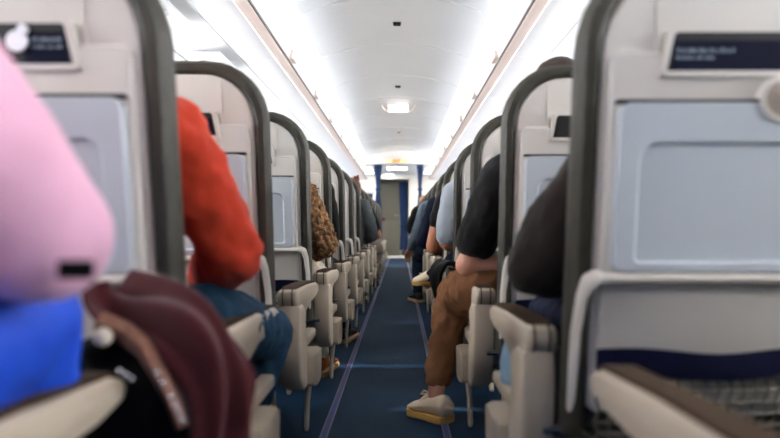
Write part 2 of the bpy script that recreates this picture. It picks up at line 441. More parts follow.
for sx in (-1, 1):
    bm = BM(); tube(bm, [(sx * .13, 0, -.085), (sx * .165, 0, -.07), (sx * .19, 0, -.03), (sx * .195, 0, .0)], [.010, .010, .008, .006]); obj('wing', bm, M['lip'], r)
r = empty('exit_sign', (-.055, YD - .02, 1.985)); tag(r, 'long pale yellow header sign with orange EXIT lettering above the blue curtains', 'exit sign')
bm = BM(); box(bm, -.20, .20, -.012, .02, -.028, .03, .004); obj('lit_face', bm, M['signamber'], r)
text_mesh('lettering', 'EXIT', .075, M['orangeink'], r, (-.01, -.014, 0), off=.004)

# curtains
def curtain(name, path, z0, z1, label, tie=None, amp=.018, nz=14):
    """hanging cloth: path = list of (x,y); waves across; tie=(z,width factor) gathers it"""
    xs = [p[0] for p in path]; cx = sum(xs) / len(xs)
    n = 60; r = empty(name, (cx, path[0][1], z0)); tag(r, label, 'curtain', 'blue curtains at the front')
    a, b = Vector((*path[0], 0)), Vector((*path[1], 0))
    bm = BM(); rows = []
    for i in range(nz + 1):
        z = z0 + (z1 - z0) * i / nz; wv = 1
        if tie:
            wv = 1 - (1 - tie[1]) * math.exp(-((z - tie[0]) / tie[2]) ** 2)
        front, back = [], []
        for j in range(n + 1):
            t = j / n; p = a.lerp(b, t); x = cx + (p.x - cx) * wv
            yy = p.y + amp * math.sin(t * 9 * PI) + .4 * amp * math.sin(t * 5 * PI + z * 2)
            front.append((x, yy, z)); back.append((x, yy + .006, z))
        rows.append([(q[0] - cx, q[1] - path[0][1], q[2] - z0) for q in front + list(reversed(back))])
    loft(bm, rows); obj('cloth', bm, M['curtain'], r, smooth=False)
    if tie:
        hw = abs(b.x - a.x) / 2 * tie[1] + .015
        bm = BM(); box(bm, -hw, hw, -.035, .04, tie[0] - z0 - .02, tie[0] - z0 + .02, .008); obj('tie_band', bm, M['curtain'], r)
    bm = BM(); rod(bm, (a.x - cx - .02, .0, z1 - z0 + .012), (b.x - cx + .02, .0, z1 - z0 + .012), .008); obj('rail', bm, M['steel'], r)
yc = YD + .09
curtain('curtain', [(-.51, yc), (-.34, yc)], .02, 1.925, 'narrow blue curtain tied back on the left of the far aisle', (1.45, .42, .34))
curtain('curtain', [(.315, yc), (.46, yc)], .02, 1.925, 'narrow blue curtain tied back on the right of the far aisle', (1.45, .42, .34))
curtain('curtain', [(-1.30, yc + .06), (-.53, yc + .06)], .02, 1.37, 'short blue divider curtain behind the far left seats')
curtain('curtain', [(.48, yc + .06), (1.25, yc + .06)], .02, 1.30, 'short blue divider curtain behind the far right seats')
curtain('curtain', [(-.02, 15.35), (.20, 15.35)], .18, 1.80, 'long blue curtain hanging inside the far doorway', (.75, .75, .5))

# ------------------------------------------------------------------ seats
TILT = .158
def make_seat(s):
    r = empty('airline_seat')
    def T(x, d, z): return (s * x, d + (.95 - z) * TILT, z)
    def X(bm, x0, x1, y0, y1, z0, z1, bev=0., seg=2): box(bm, *sorted((s * x0, s * x1)), y0, y1, z0, z1, bev, seg)
    W, ZT, ZB = .48, 1.14, .30
    def outl(i, zb=ZB): return rrect(i, W - i, zb + i * .3, ZT - i, max(.165 - i * .9, .03), .02, n=9)
    # olive cover wrapping the seat back
    bm = BM()
    prof = [(.070, .094), (.035, .086), (.014, .066), (.004, .042), (0, .018), (.005, -.003), (.013, -.011), (.030, -.011), (.038, -.004), (.041, .014)]
    loft(bm, [[T(x, d, z) for x, z in outl(i)] for i, d in prof])
    back = obj('backrest', bm, M['cover'], r)
    # stitched seam lines on the cover
    # grey shell
    bm = BM()
    loft(bm, [[T(x, d, z) for x, z in outl(i, .34)] for i, d in ((.0405, .015), (.0405, -.001), (.045, -.005))])
    # narrow upright ribs of the headrest panel
    for x in (.128, .352):
        box_pts = []
        loft(bm, [[T(x + dx, d, z) for dx, d in ((-.004, -.004), (-.004, -.008), (.004, -.008), (.004, -.004))] for z in (.965, 1.085)])
    # raised lower panel with pocket lip
    O = rrect(.052, .428, .37, .966, .02, .02, n=9)
    O2 = rrect(.056, .424, .374, .962, .02, .02, n=9)
    loft(bm, [[T(x, -.003, z) for x, z in O], [T(x, -.013, z) for x, z in O], [T(x, -.017, z) for x, z in O2]])
    shell = obj('back_shell', bm, M['shell'], r)
    # literature pocket: block coloured dark for the slot's shade, slanted ends and a lip
    bm = BM()
    S = [(.141, .934), (.408, .934), (.408, .985), (.402, .996), (.156, .996), (.149, .988)]
    loft(bm, [[T(x, d, z) for x, z in S] for d in (-.004, -.0185)])
    lp = obj('literature_pocket', bm, M['dark'], r)
    bm = BM(); S = [(.128, .926), (.42, .926), (.42, .935), (.128, .935)]
    loft(bm, [[T(x, d, z) for x, z in S] for d in (-.012, -.024)])
    for xa, xb, xt in ((.128, .138, .012), (.410, .42, .0)):
        S = [(xa, .926), (xb, .926), (xb + xt, .998), (xa + xt, .998)]
        loft(bm, [[T(x, d, z) for x, z in S] for d in (-.004, -.024)])
    obj('pocket_lip', bm, M['shell'], lp)
    # tray table
    bm = BM()
    R1 = rrect(.064, .446, .606, .884, .02, .02, n=9); R2 = rrect(.067, .443, .609, .881, .02, .02, n=9)
    R3 = rrect(.098, .412, .622, .822, .03, .012, n=9); R4 = rrect(.104, .406, .626, .816, .028, .010, n=9)
    loft(bm, [[T(x, d, z) for x, z in P] for P, d in ((R1, -.019), (R1, -.032), (R2, -.036), (R3, -.036), (R4, -.028))])
    tray = obj('tray_table', bm, M['tray'], r)
    bm = BM(); rod(bm, T(.03, -.03, .597), T(.45, -.03, .597), .0095); obj('hinge_bar', bm, M['traybar'], tray)
    for x, o in ((.026, -1), (.454, 1)):
        bm = BM(); tube(bm, [T(x + .012 * -o, -.03, .598), T(x, -.032, .592), T(x + .008 * o, -.026, .565), T(x + .012 * o, -.012, .50), T(x + .012 * o, .0, .36)], [.014, .015, .012, .011, .011], 10, ((1, 0, 0), .8)); obj('tray_arm', bm, M['traybar'], tray)
    bm = BM(); loft(bm, [[T(x, d, z) for x, z in ((.060, .8835), (.446, .8835), (.446, .8885), (.060, .8885))] for d in (-.012, -.0335)]); obj('gap_shade', bm, M['dark'], tray)  # solid strip coloured dark for the shade in the gap
    # latch
    bm = BM(); a = T(.325, -.017, .889); b = T(.325, -.0375, .889); rod(bm, a, b, .037, 24)
    la = obj('tray_latch', bm, M['shell'], r)
    bm = BM(); a = T(.325, -.0375, .889); b = T(.325, -.0385, .889); rod(bm, a, b, .029, 24); obj('latch_disc', bm, M['beige'], la)
    bm = BM(); tube(bm, [T(.327, -.048, .870), T(.325, -.050, .890), T(.325, -.050, .912)], [.006, .0075, .008], 10); obj('latch_lever', bm, M['chrome'], la)
    # net pocket
    bm = BM(); n = 17
    zs = [.425 - i * .021 for i in range(8)]
    def bow(t): return -.024 - .026 * math.sin(PI * t)
    for i in range(n + 1):
        t = i / n; x = .055 + .37 * t
        pts = [T(x + .004 * ((k % 2) * 2 - 1), bow(t) * (1 - k * .03), z) for k, z in enumerate(zs)]
        for p, q in zip(pts, pts[1:]): rod(bm, p, q, .0024, 5)
    for z in zs:
        pts = [T(.055 + .37 * i / 12, bow(i / 12), z) for i in range(13)]
        for p, q in zip(pts, pts[1:]): rod(bm, p, q, .0024, 5)
    net = obj('pocket_net', bm, M['net'], r)
    bm = BM(); loops = []
    for i in range(19):
        t = i / 18; x = .050 + .38 * t; d = bow(t); wob = .004 * math.sin(9 * t)
        loops.append([T(x, d + dd, z + wob) for dd, z in ((.006, .428), (-.004, .426), (-.007, .45), (-.004, .474), (.006, .472))])
    loft(bm, loops); obj('elastic_band', bm, M['navyband'], net)
    # seat cushion
    bm = BM()
    loops = []
    for yy, g, dz in ((.13, .03, -.02), (.15, 0, 0), (.30, 0, .0), (.50, 0, .012), (.57, .005, .006), (.60, .03, -.02)):
        loops.append([(s * x, yy, z + (dz if z > .33 else 0)) for x, z in rrect(.01 + g, W - .01 - g, .285 + g * .5, .395 - g * .5, .03, .02, n=6)])
    loft(bm, loops); cush = obj('seat_cushion', bm, M['cushion'], r)
    # aisle armrest, end panel, side rail, box
    def arm(x0, x1):
        bm = BM()
        # side profile of the arm (y, z)
        A = [(y - .045 * (y < .3), z) for y, z in ((.196, .452), (.186, .475), (.190, .492), (.206, .498), (.40, .494), (.60, .484), (.632, .474), (.638, .462), (.628, .446), (.56, .432), (.40, .424), (.33, .404), (.25, .42))]
        loft(bm, [[(s * x, y, z) for y, z in A] for x in (x0 + .012, x0 + .012)][:0] or [[(s * (x0 + a), cy + (y - cy) * k, cz + (z - cz) * kz) for y, z in A for cy, cz in ((.41, .46),)] for a, k, kz in ((0, .97, .78), (.004, .99, .93), (.011, 1, 1), (x1 - x0 - .011, 1, 1), (x1 - x0 - .004, .99, .93), (x1 - x0, .97, .78))])
        o = obj('armrest', bm, M['cream'], r)
        bm = BM()
        B = [(.170, .492), (.168, .500), (.184, .5045), (.40, .501), (.60, .491), (.628, .480), (.628, .474), (.60, .482), (.40, .490), (.184, .492)]
        loft(bm, [[(s * x, y, z) for y, z in B] for x in (x0 + .010, x1 - .010)])
        obj('armrest_pad', bm, M['pad'], o)
        for xx in (x0 + .017, x1 - .017):      # the two joints of the rear end cap
            bm = BM(); A2 = [(.150, .450), (.140, .475), (.144, .4925), (.162, .499)]
            loft(bm, [[(s * (xx + e), y + q, z + q) for e, q in ((-.0016, .004), (-.0016, -.0008), (.0016, -.0008), (.0016, .004))] for y, z in A2])
            obj('cap_joint', bm, M['pad'], o)
    arm(-.056, .006)
    bm = BM()
    E = [(y - .04, z) for y, z in ((.196, .448), (.188, .40), (.190, .34), (.206, .28), (.236, .222), (.278, .182), (.32, .165), (.352, .167), (.366, .188), (.360, .23), (.342, .28), (.325, .33), (.315, .38), (.325, .425), (.26, .45))]
    cy, cz = .23, .31
    loft(bm, [[(s * x, cy + (y - cy) * k, cz + (z - cz) * k) for y, z in E] for x, k in ((-.062, .90), (-.059, .965), (-.052, 1), (-.010, 1), (0, .97))])
    obj('end_panel', bm, M['cream'], r)
    bm = BM(); X(bm, -.052, -.014, .33, .60, .285, .318, .008); obj('side_rail', bm, M['cream'], r)
    bm = BM()
    loft(bm, [[(s * x, y, z) for x, y in ((-.082, y0), (-.088, y0 + .03), (-.088, y1 - .03), (-.07, y1), (.03, y1), (.03, y0))] for z, y0, y1 in ((.165, .34, .46), (.18, .31, .49), (.25, .30, .50), (.265, .305, .495), (.27, .32, .48))])
    obj('seat_box', bm, M['cream'], r)
    bm = BM(); rod(bm, (s * -.02, .17, .30), (s * .05, .17, .30), .012); obj('pivot', bm, M['chrome'], r)
    # frame: beams and legs
    bm = BM(); rod(bm, (s * -.01, .22, .265), (s * 1.44, .22, .265), .022); rod(bm, (s * .04, .50, .265), (s * 1.44, .50, .265), .022); obj('cross_beam', bm, M['steel'], r)
    bm = BM(); tube(bm, [(s * -.050, .43, .17), (s * -.045, .42, .10), (s * -.045, .40, .012)], [.020, .016, .015], 10, ((1, 0, 0), .6)); obj('leg', bm, M['cream'], r)
    for x in (.10, 1.05):
        for pts in ([(s * x, .50, .265), (s * x, .58, .012)], [(s * x, .22, .265), (s * x, .12, .012)]):
            bm = BM(); tube(bm, pts, .016, 10, ((1, 0, 0), .7)); obj('leg', bm, M['cream'], r)
    # middle and window places: same meshes one seat width further in
    for k in (1, 2):
        for o in (back, shell, tray, cush):
            c = copy_tree(o, r); c.location = (s * .515 * k, 0, 0)
    return r
NROW = 15
YL = [1.016 + .76 * (n - 1) for n in range(NROW)]
YR = [1.06 + .76 * (n - 1) for n in range(NROW)]
XL, XR = -.368, .290
def seat_x(s, n):            # the rows close in slightly towards the front
    if n == 0: return -.433 if s < 0 else .33
    return -.369 + .0042 * n if s < 0 else .294 - .0036 * n
left_lab = {0: 'cabin seat nearest the camera at left, under the passenger in pink', 1: 'grey seat back directly behind the passenger in pink, with navy booklet',
 2: 'grey seat back just ahead of the passenger in orange-red', 3: 'third visible grey seat back on the left, with a yellow card in its pocket',
 4: 'grey seat back just beyond the brown fur coat on the left'}
right_lab = {0: 'cabin seat nearest the camera at right, only its tan armrest in view', 1: 'largest grey seat back at right, with tray latch and navy net pocket',
 2: 'grey seat back on the right between the charcoal fleece and the black T-shirt', 3: 'grey seat back just ahead of the black T-shirt passenger on the right',
 4: 'olive-edged grey seat back behind the pale blue sleeve on the right'}
for s, YY, XX, labs, nm in ((-1, YL, XL, left_lab, 'left'), (1, YR, XR, right_lab, 'right')):
    proto = make_seat(s)
    for n in range(NROW):
        o = proto if n == 0 else copy_tree(proto)
        o.location = (seat_x(s, n), YY[n], 0)
        tag(o, labs.get(n, 'olive-edged grey seat back, %s one ahead of the camera on the %s' % (ords[n - 1] if n else '', nm)), 'airline seat', 'airline seats on the %s of the aisle' % nm)

# cards in the seat pockets
def card(name, s, XX, YY, x0, x1, z1, m, label, lines, cat='card'):
    z0 = .9355
    r = empty(name, (XX, YY, z0)); tag(r, label, cat)
    def T(x, d, z): return (s * x, d + (.95 - z) * TILT, z - z0)
    bm = BM(); loft(bm, [[T(x, d, z) for x, z in ((x0, z0), (x1, z0), (x1, z1), (x0, z1))] for d in (-.0225, -.019)])
    obj('cover', bm, m, r)
    rnd = random.Random(len(label))
    if lines:
        bm = BM()
        for z, a, b, h in lines:
            x = a
            while x < b:                       # a printed line, too small and soft to read
                wd = rnd.uniform(.002, .005); hh = h * rnd.uniform(.7, 1.1)
                loft(bm, [[T(q, d, zz) for q, zz in ((x, z), (x + wd, z), (x + wd, z + hh), (x, z + hh))] for d in (-.0225, -.0229)])
                x += wd + rnd.choice((.0012, .0012, .004))
        obj('printed_line', bm, mat('soft_ink', (120, 134, 146), .5, noise=.1), r)
    return r
card('safety_card', 1, seat_x(1, 1), YR[1], .1505, .405, .982, M['navy'], 'dark navy card with two white printed lines in the right seat pocket', [(.963, .154, .245, .007), (.953, .152, .215, .005)])
c = card('booklet', -1, seat_x(-1, 1), YL[1], .148, .215, .982, M['navy'], 'navy booklet with faint white print in the nearest left seat pocket', [(.968, .155, .205, .006), (.958, .155, .205, .005)], 'booklet')
for x, z, rr in ((.222, .968, .016), (.212, .985, .008)):
    bm = BM(); a = Vector((-x, -.028 + (.95 - z) * TILT, z - .9355)); rod(bm, a, a + Vector((0, .006, 0)), rr, 18); obj('round_seal', bm, M['white'], c)
card('safety_card', -1, seat_x(-1, 2), YL[2], .150, .20, .980, M['navy'], 'small blue card in the pocket ahead of the orange-red sweater', [])
card('safety_card', -1, seat_x(-1, 3), YL[3], .150, .20, .990, M['yellow'], 'yellow and red card in the third left seat pocket', [])
card('safety_card', 1, seat_x(1, 2), YR[2], .150, .39, .990, mat('black_card', (24, 23, 24), .4, noise=.1), 'plain black card in the seat pocket above the charcoal sleeve', [])

# ------------------------------------------------------------------ people
def shoe(parent, org, heel, toe, h, msh, msole, wid=.048, lace=False):
    heel, toe = Vector(heel), Vector(toe)
    d = (toe - heel); L = d.length; d = d.normalized(); side = d.cross(Vector((0, 0, 1))).normalized(); up = side.cross(d).normalized()
    def P(t, sx, z): return heel + d * (t * L) + side * sx + up * z
    bm = BM(); loops = []
    for t, wv, ht in ((.0, .55, .55), (.03, .75, .85), (.12, .86, 1.0), (.28, .84, .98), (.42, .88, .88), (.55, .98, .76), (.7, 1.06, .64), (.84, 1.0, .54), (.94, .75, .44), (1.0, .35, .30)):
        lp = []
        for k in range(16):
            a = 2 * PI * k / 16; c_, s_ = math.cos(a), math.sin(a)
            zz = .022 + (ht * h - .022) * (.5 + .5 * s_)
            ww = wid * wv * (abs(c_) ** .7) * (1 if c_ >= 0 else -1) * (1 - .35 * max(s_, 0) ** 2)
            lp.append(P(t, ww, zz))
        loops.append(lp)
    loft(bm, loops); o = obj('shoe', bm, msh, parent, org, smooth=True)
    bm = BM(); loops = []
    out = [(.0, .45), (.02, .72), (.1, .92), (.3, .88), (.45, .86), (.6, .98), (.75, 1.1), (.88, 1.0), (.96, .72), (1.015, .3)]
    lp = [(t, wv) for t, wv in out] + [(t, -wv) for t, wv in reversed(out)]
    loft(bm, [[P(t, wv * wid * k, z) for t, wv in lp] for z, k in ((0, .94), (.004, 1), (.02, 1.03), (.024, 1))])
    obj('sole', bm, msole, o, org)
    if lace:
        bm = BM()
        for t, z in ((.46, .092), (.54, .084), (.62, .076)):
            tube(bm, [P(t, -.026, z - .012), P(t, 0, z), P(t, .026, z - .012)], .0035, 8)
        tube(bm, [P(.45, 0, .09), P(.47, .03, .105), P(.40, .045, .10), P(.44, .01, .092)], .003, 8)
        tube(bm, [P(.45, 0, .09), P(.50, -.03, .103), P(.58, -.03, .088), P(.5, -.005, .088)], .003, 8)
        obj('lace', bm, msh, o, org)
    return o
def hand(bm, wrist, tip, palm_n, side):
    """palm, four unequal curled fingers and a thumb; tip = direction of the knuckles"""
    wrist = Vector(wrist); d = (Vector(tip) - wrist).normalized(); n = Vector(palm_n); n = (n - d * n.dot(d)).normalized(); t = d.cross(n).normalized() * side
    tube(bm, [wrist - d * .02, wrist + d * .035, wrist + d * .075], [.024, .034, .034], 12, (n, .5))
    for k, (o, L) in enumerate(((-.030, .066), (-.010, .076), (.011, .072), (.030, .056))):
        b = wrist + d * .072 + t * o
        tube(bm, [b - d * .02, b, b + d * L * .45 + n * .006, b + d * L * .78 + n * .024, b + d * L * .9 + n * .042], [.0092, .0092, .0088, .008, .007], 8)
    b = wrist + d * .022 - t * .028
    tube(bm, [b, b + d * .025 - t * .02 + n * .006, b + d * .055 - t * .03 + n * .02, b + d * .075 - t * .028 + n * .03], [.012, .0115, .010, .008], 8)
def person(label, sx, Yb, s, skin, shirt, pants, shoes=None, hair='hairbrown', sleeve='long', J=None, scale=1., vox=.012, wr=.022, top='sweater', bulk=1., fur=False, skirt=False, wsize=.07, legbulk=1., arm_r=1., cuff=.05):
    """seated passenger; aisle side joints carry the suffix a, the other side b"""
    a = -s
    j = dict(hip=(sx, Yb + .33, .485), chest=(sx, Yb + .265, .80), neck=(sx, Yb + .25, .955), head=(sx, Yb + .275, 1.045))
    for k, q in (('a', a), ('b', -a)):
        j['sh' + k] = (sx + q * .165, Yb + .265, .885); j['el' + k] = (sx + q * .20, Yb + .31, .63); j['ha' + k] = (sx + q * .11, Yb + .52, .575)
        j['kn' + k] = (sx + q * .10, Yb + .70, .445); j['an' + k] = (sx + q * .10, Yb + .69, .085); j['to' + k] = None
    j.update(J or {})
    V = {k: Vector(v) for k, v in j.items() if v is not None}
    org = Vector((V['hip'].x, V['hip'].y, 0))
    # body
    bm = BM()
    tube(bm, [V['hip'] + Vector((0, 0, -.02)), V['hip'].lerp(V['chest'], .5), V['chest'], V['neck'] + Vector((0, 0, -.06))], [.095, .09, .10, .055], 16, ((0, 1, 0), .8))
    tube(bm, [V['sha'], V['chest'] + Vector((0, 0, .07)), V['shb']], [.045, .06, .045], 12)
    tube(bm, [V['neck'] + Vector((0, 0, -.06)), V['neck'], V['head'] + Vector((0, -.01, -.04))], [.055, .047, .045], 12)
    H = V['head']
    ball(bm, H + Vector((0, -.005, .02)), (.072, .09, .085)); ball(bm, H + Vector((0, .03, -.045)), (.05, .055, .05))
    ball(bm, H + Vector((0, .094, -.005)), (.012, .02, .022), 10); ball(bm, H + Vector((0, .08, -.045)), (.024, .012, .012), 10)
    for q in (-1, 1): ball(bm, H + Vector((q * .073, -.005, -.005)), (.010, .02, .03), 10)
    for k in 'ab':
        E, Hh = V['el' + k], V['ha' + k]
        tube(bm, [V['sh' + k], V['sh' + k].lerp(E, .5), E], [.047 * arm_r, .043 * arm_r, .037 * arm_r], 12); tube(bm, [E, E.lerp(Hh, .35), Hh], [.037 * arm_r, .040 * arm_r, .024], 12)
        hand(bm, Hh, Hh + (Hh - E).normalized() + Vector((0, 0, -.35)), (0, 0, -1), 1 if k == 'a' else -1)
        Kn, An = V['kn' + k], V['an' + k]; hj = V['hip'] + Vector(((V['kn' + k].x - V['hip'].x) * .7, .0, -.01))
        tube(bm, [hj, hj.lerp(Kn, .5), Kn], [.07, .062, .048], 12); tube(bm, [Kn, Kn.lerp(An, .4), An, An + Vector((0, .01, -.04))], [.048, .045, .032, .03], 12)
    body = organic('person', bm, skin, None, org, min(vox, .009), 4)
    tag(body, label, 'person')
    # trousers
    bm = BM()
    tube(bm, [V['hip'] + Vector((0, -.02, -.005)), V['hip'].lerp(V['chest'], .4)], [.112 * legbulk, .108], 16, ((0, 1, 0), .85))
    for k in 'ab':
        Kn, An = V['kn' + k], V['an' + k]; hj = V['hip'] + Vector(((V['kn' + k].x - V['hip'].x) * .75, .0, -.005))
        tube(bm, [hj, hj.lerp(Kn, .5), Kn], [.088 * legbulk, .080 * legbulk, .064 * legbulk], 14)
        tube(bm, [Kn, Kn.lerp(An, .45), An.lerp(Kn, cuff)], [.064 * legbulk, .060 * legbulk, .050 * legbulk], 14, cap=True)
    organic('trousers', bm, pants, body, org, vox, 4, wr * 1.0, .05)
    # top
    bm = BM()
    tube(bm, [V['hip'] + Vector((0, -.01, .05)), V['hip'].lerp(V['chest'], .5), V['chest'], V['neck'] + Vector((0, 0, -.055))], [.118 * bulk, .116 * bulk, .122 * bulk, .07], 18, ((0, 1, 0), .82))
    tube(bm, [V['sha'], V['chest'] + Vector((0, 0, .075)), V['shb']], [.062 * bulk, .078, .062 * bulk], 14)
    for k in 'ab':
        E, Hh = V['el' + k], V['ha' + k]
        if sleeve == 'long':
            tube(bm, [V['sh' + k], V['sh' + k].lerp(E, .5), E], [.066 * bulk, .063 * bulk, .056 * bulk], 14); tube(bm, [E, E.lerp(Hh, .5), E.lerp(Hh, .93)], [.056 * bulk, .051 * bulk, .038 * bulk], 14)
        else:
            tube(bm, [V['sh' + k], V['sh' + k].lerp(E, .45), V['sh' + k].lerp(E, sleeve)], [.066 * bulk, .066 * bulk, .063 * bulk], 14)
    organic(top, bm, shirt, body, org, vox, 4, wr, wsize)
    # shoes
    if shoes:
        for k in 'ab':
            An = V['an' + k]
            toe = V.get('to' + k)
            if toe is None: heel = Vector((An.x, An.y - .06, 0)); toe = heel + Vector((0, .26, 0))
            else:
                dd = (toe - Vector((An.x, An.y, toe.z))).normalized(); heel = Vector((An.x, An.y, toe.z)) - dd * .06
            shoe(body, org, heel, toe, .095, *shoes[:2], lace=len(shoes) > 2)
    # hair and eyes
    bm = BM(); ball(bm, H + Vector((0, -.018, .034)), (.081, .093, .084), 18); ball(bm, H + Vector((0, -.05, -.02)), (.07, .055, .07), 14)
    organic('hair', bm, M[hair], body, org, .008, 2, .010, .02)
    for q in (-1, 1):
        bm = BM(); ball(bm, H + Vector((q * .028, .078, .012)), .010, 10); obj('eye', bm, M['eyewhite'], body, org, smooth=True)
    return body, V, org
SXL, SXR = -.586, .514
# the passenger in pink, nearest on the left
person('passenger in pink knit top and royal blue trousers at the near left', -.50, YL[0], -1, M['skin'], M['pink'], M['bluecloth'], (M['blackshoe'], M['blackshoe']),
       J=dict(hip=(-.53, .50, .555), chest=(-.52, .53, .755), neck=(-.55, .53, .89), head=(-.56, .57, .98), sha=(-.42, .56, .80), ela=(-.352, .63, .675), haa=(-.52, .72, .665), shb=(-.70, .53, .82), elb=(-.74, .60, .62), hab=(-.62, .72, .665),
              kna=(-.455, .77, .565), ana=(-.50, .78, .085), knb=(-.66, .78, .52), anb=(-.66, .80, .085)), bulk=1.25, legbulk=1.15, top='knit_top', wr=.012)
# orange-red sweater
person('passenger in an orange-red sweater and blue jeans on the left', SXL, YL[1], -1, M['skin'], M['orange'], M['jeans'], (M['blackshoe'], M['blackshoe']),
       J=dict(sha=(-.450, YL[1] + .25, .865), ela=(-.348, YL[1] + .33, .63), haa=(-.46, YL[1] + .50, .56), kna=(-.348, YL[1] + .72, .400), ana=(-.44, YL[1] + .62, .085)), bulk=1.15, vox=.009, wr=.024, wsize=.05, top='sweater')
# fur coat
b, V, og = person('passenger in a curly brown fur coat on the left', SXL, YL[3], -1, M['skin'], M['fur'], M['cream_cloth'], (M['brownshoe'], M['tansole']),
       J=dict(sha=(-.43, YL[3] + .25, .83), ela=(-.335, YL[3] + .30, .615), haa=(-.45, YL[3] + .46, .56), kna=(-.40, YL[3] + .66, .43), ana=(-.375, YL[3] + .47, .085), toa=(-.345, YL[3] + .70, 0)), bulk=1.12, vox=.007, wr=.035, wsize=.018, top='fur_coat', hair='hairbrown')
# dark trousers, black sneakers in the aisle
person('passenger in black clothes with black sneakers at the aisle edge, left', SXL, YL[4], -1, M['skin'], M['tee'], M['tee'], (M['blackshoe'], M['tansole']),
       J=dict(kna=(-.42, YL[4] + .68, .43), ana=(-.335, YL[4] + .60, .085), toa=(-.30, YL[4] + .82, 0)), top='shirt')
# auburn bun, grey sweater
b, V, og = person('passenger with an auburn hair bun and grey knit sweater, far left', -.46, YL[7], -1, M['skin'], M['greysweater'], M['greypants'], (M['blackshoe'], M['tansole']),
       J=dict(head=(-.435, YL[7] + .30, 1.03), neck=(-.445, YL[7] + .28, .94), sha=(-.335, YL[7] + .27, .885), ela=(-.255, YL[7] + .30, .62), haa=(-.40, YL[7] + .50, .56)), hair='hairred', bulk=1.12)
bm = BM(); c = V['head'] + Vector((.040, -.03, .098)); ball(bm, c, (.03, .03, .027)); ball(bm, c + Vector((-.010, .01, .02)), (.018, .018, .016)); ball(bm, c + Vector((.016, -.01, .026)), (.014, .014, .02))
tube(bm, [c, c + Vector((.018, -.02, -.07)), c + Vector((.026, -.03, -.14))], [.02, .024, .016])
organic('hair_bun', bm, M['hairred'], b, og, .006, 2, .012, .02)
# black T-shirt and taupe trousers further on
person('passenger in a black T-shirt and taupe trousers, far left', -.50, YL[9], -1, M['skin2'], M['tee'], M['greypants'], (M['blackshoe'], M['blackshoe']),
       J=dict(sha=(-.345, YL[9] + .27, .87), ela=(-.245, YL[9] + .34, .60), haa=(-.36, YL[9] + .55, .56), kna=(-.26, YL[9] + .55, .45), ana=(-.30, YL[9] + .55, .085)), sleeve=.62, top='t_shirt')
# right side: charcoal fleece
person('passenger in a charcoal brown fleece leaning an elbow out, right', SXR, YR[1], 1, M['skin'], M['hoodie'], M['navycloth'], (M['blackshoe'], M['blackshoe']),
       J=dict(sha=(.455, YR[1] + .22, .865), ela=(.288, YR[1] + .30, .605), haa=(.44, YR[1] + .50, .56)), bulk=1.25, vox=.009, wr=.03, wsize=.09, top='fleece')
# black T-shirt man with the brown trousers
person('man in black T-shirt and brown trousers with one leg in the aisle', .49, YR[2], 1, M['skin'], M['tee'], M['khaki'], (M['creamshoe'], M['gum'], 1),
       J=dict(hip=(.47, YR[2] + .33, .49), head=(.50, YR[2] + .235, 1.105), neck=(.49, YR[2] + .22, .965), chest=(.48, YR[2] + .25, .79), sha=(.335, YR[2] + .26, .855), ela=(.222, YR[2] + .30, .56), haa=(.42, YR[2] + .33, .555),
              kna=(.205, YR[2] + .62, .43), ana=(.130, YR[2] + .48, .115), toa=(.045, YR[2] + .575, 0)), sleeve=.74, bulk=1.12, vox=.008, wr=.03, wsize=.09, top='t_shirt', arm_r=1.1, legbulk=1.05, cuff=.13)
# pale blue shirt
person('passenger with a pale blue short sleeve on the right', .44, YR[4], 1, M['skin'], M['paleblue'], M['navycloth'], (M['creamshoe'], M['gum']),
       J=dict(sha=(.305, YR[4] + .27, .88), ela=(.255, YR[4] + .30, .60), haa=(.36, YR[4] + .50, .55), kna=(.31, YR[4] + .62, .42), ana=(.17, YR[4] + .66, .375), toa=(.09, YR[4] + .60, .335)), sleeve=.8, bulk=1.12, top='shirt')
# bare arm, black tee
person('passenger in black with a bare tanned arm on the right armrest', .43, YR[5], 1, M['skin2'], M['tee'], M['darkjeans'], (M['blackshoe'], M['tansole']),
       J=dict(sha=(.30, YR[5] + .27, .87), ela=(.225, YR[5] + .30, .56), haa=(.33, YR[5] + .50, .53)), sleeve=.5, bulk=1.05, arm_r=1.35, top='t_shirt')
person('passenger in a navy top on the right, behind the grey-blue sleeve', .43, YR[6], 1, M['skin'], M['navycloth'], M['darkjeans'], (M['blackshoe'], M['tansole']),
       J=dict(sha=(.28, YR[6] + .27, .86), ela=(.195, YR[6] + .32, .58), haa=(.33, YR[6] + .50, .55)), bulk=1.15, top='jacket')
person('passenger with grey-blue denim sleeve and dark jeans, leg in the aisle', .43, YR[7], 1, M['skin'], M['greyblue'], M['darkjeans'], (M['blackshoe'], M['tansole']),
       J=dict(sha=(.235, YR[7] + .27, .87), ela=(.155, YR[7] + .30, .63), haa=(.095, YR[7] + .44, .50), kna=(.175, YR[7] + .56, .44), ana=(.165, YR[7] + .40, .085), toa=(.11, YR[7] + .58, 0)), bulk=1.0, top='jacket')
person('passenger in black beyond the denim sleeve, far right', .43, YR[9], 1, M['skin2'], M['tee'], M['tee'], (M['blackshoe'], M['blackshoe']),
       J=dict(sha=(.20, YR[9] + .27, .87), ela=(.13, YR[9] + .32, .64), haa=(.18, YR[9] + .50, .55)), sleeve=.8, bulk=1.15, top='t_shirt')
person('blond passenger looking over the farthest right seats', .40, YR[12], 1, M['skin'], M['tee'], M['navycloth'], (M['blackshoe'], M['blackshoe']),
       J=dict(head=(.37, YR[12] + .25, 1.07), neck=(.38, YR[12] + .25, .97)), hair='hairblond', top='sweater')

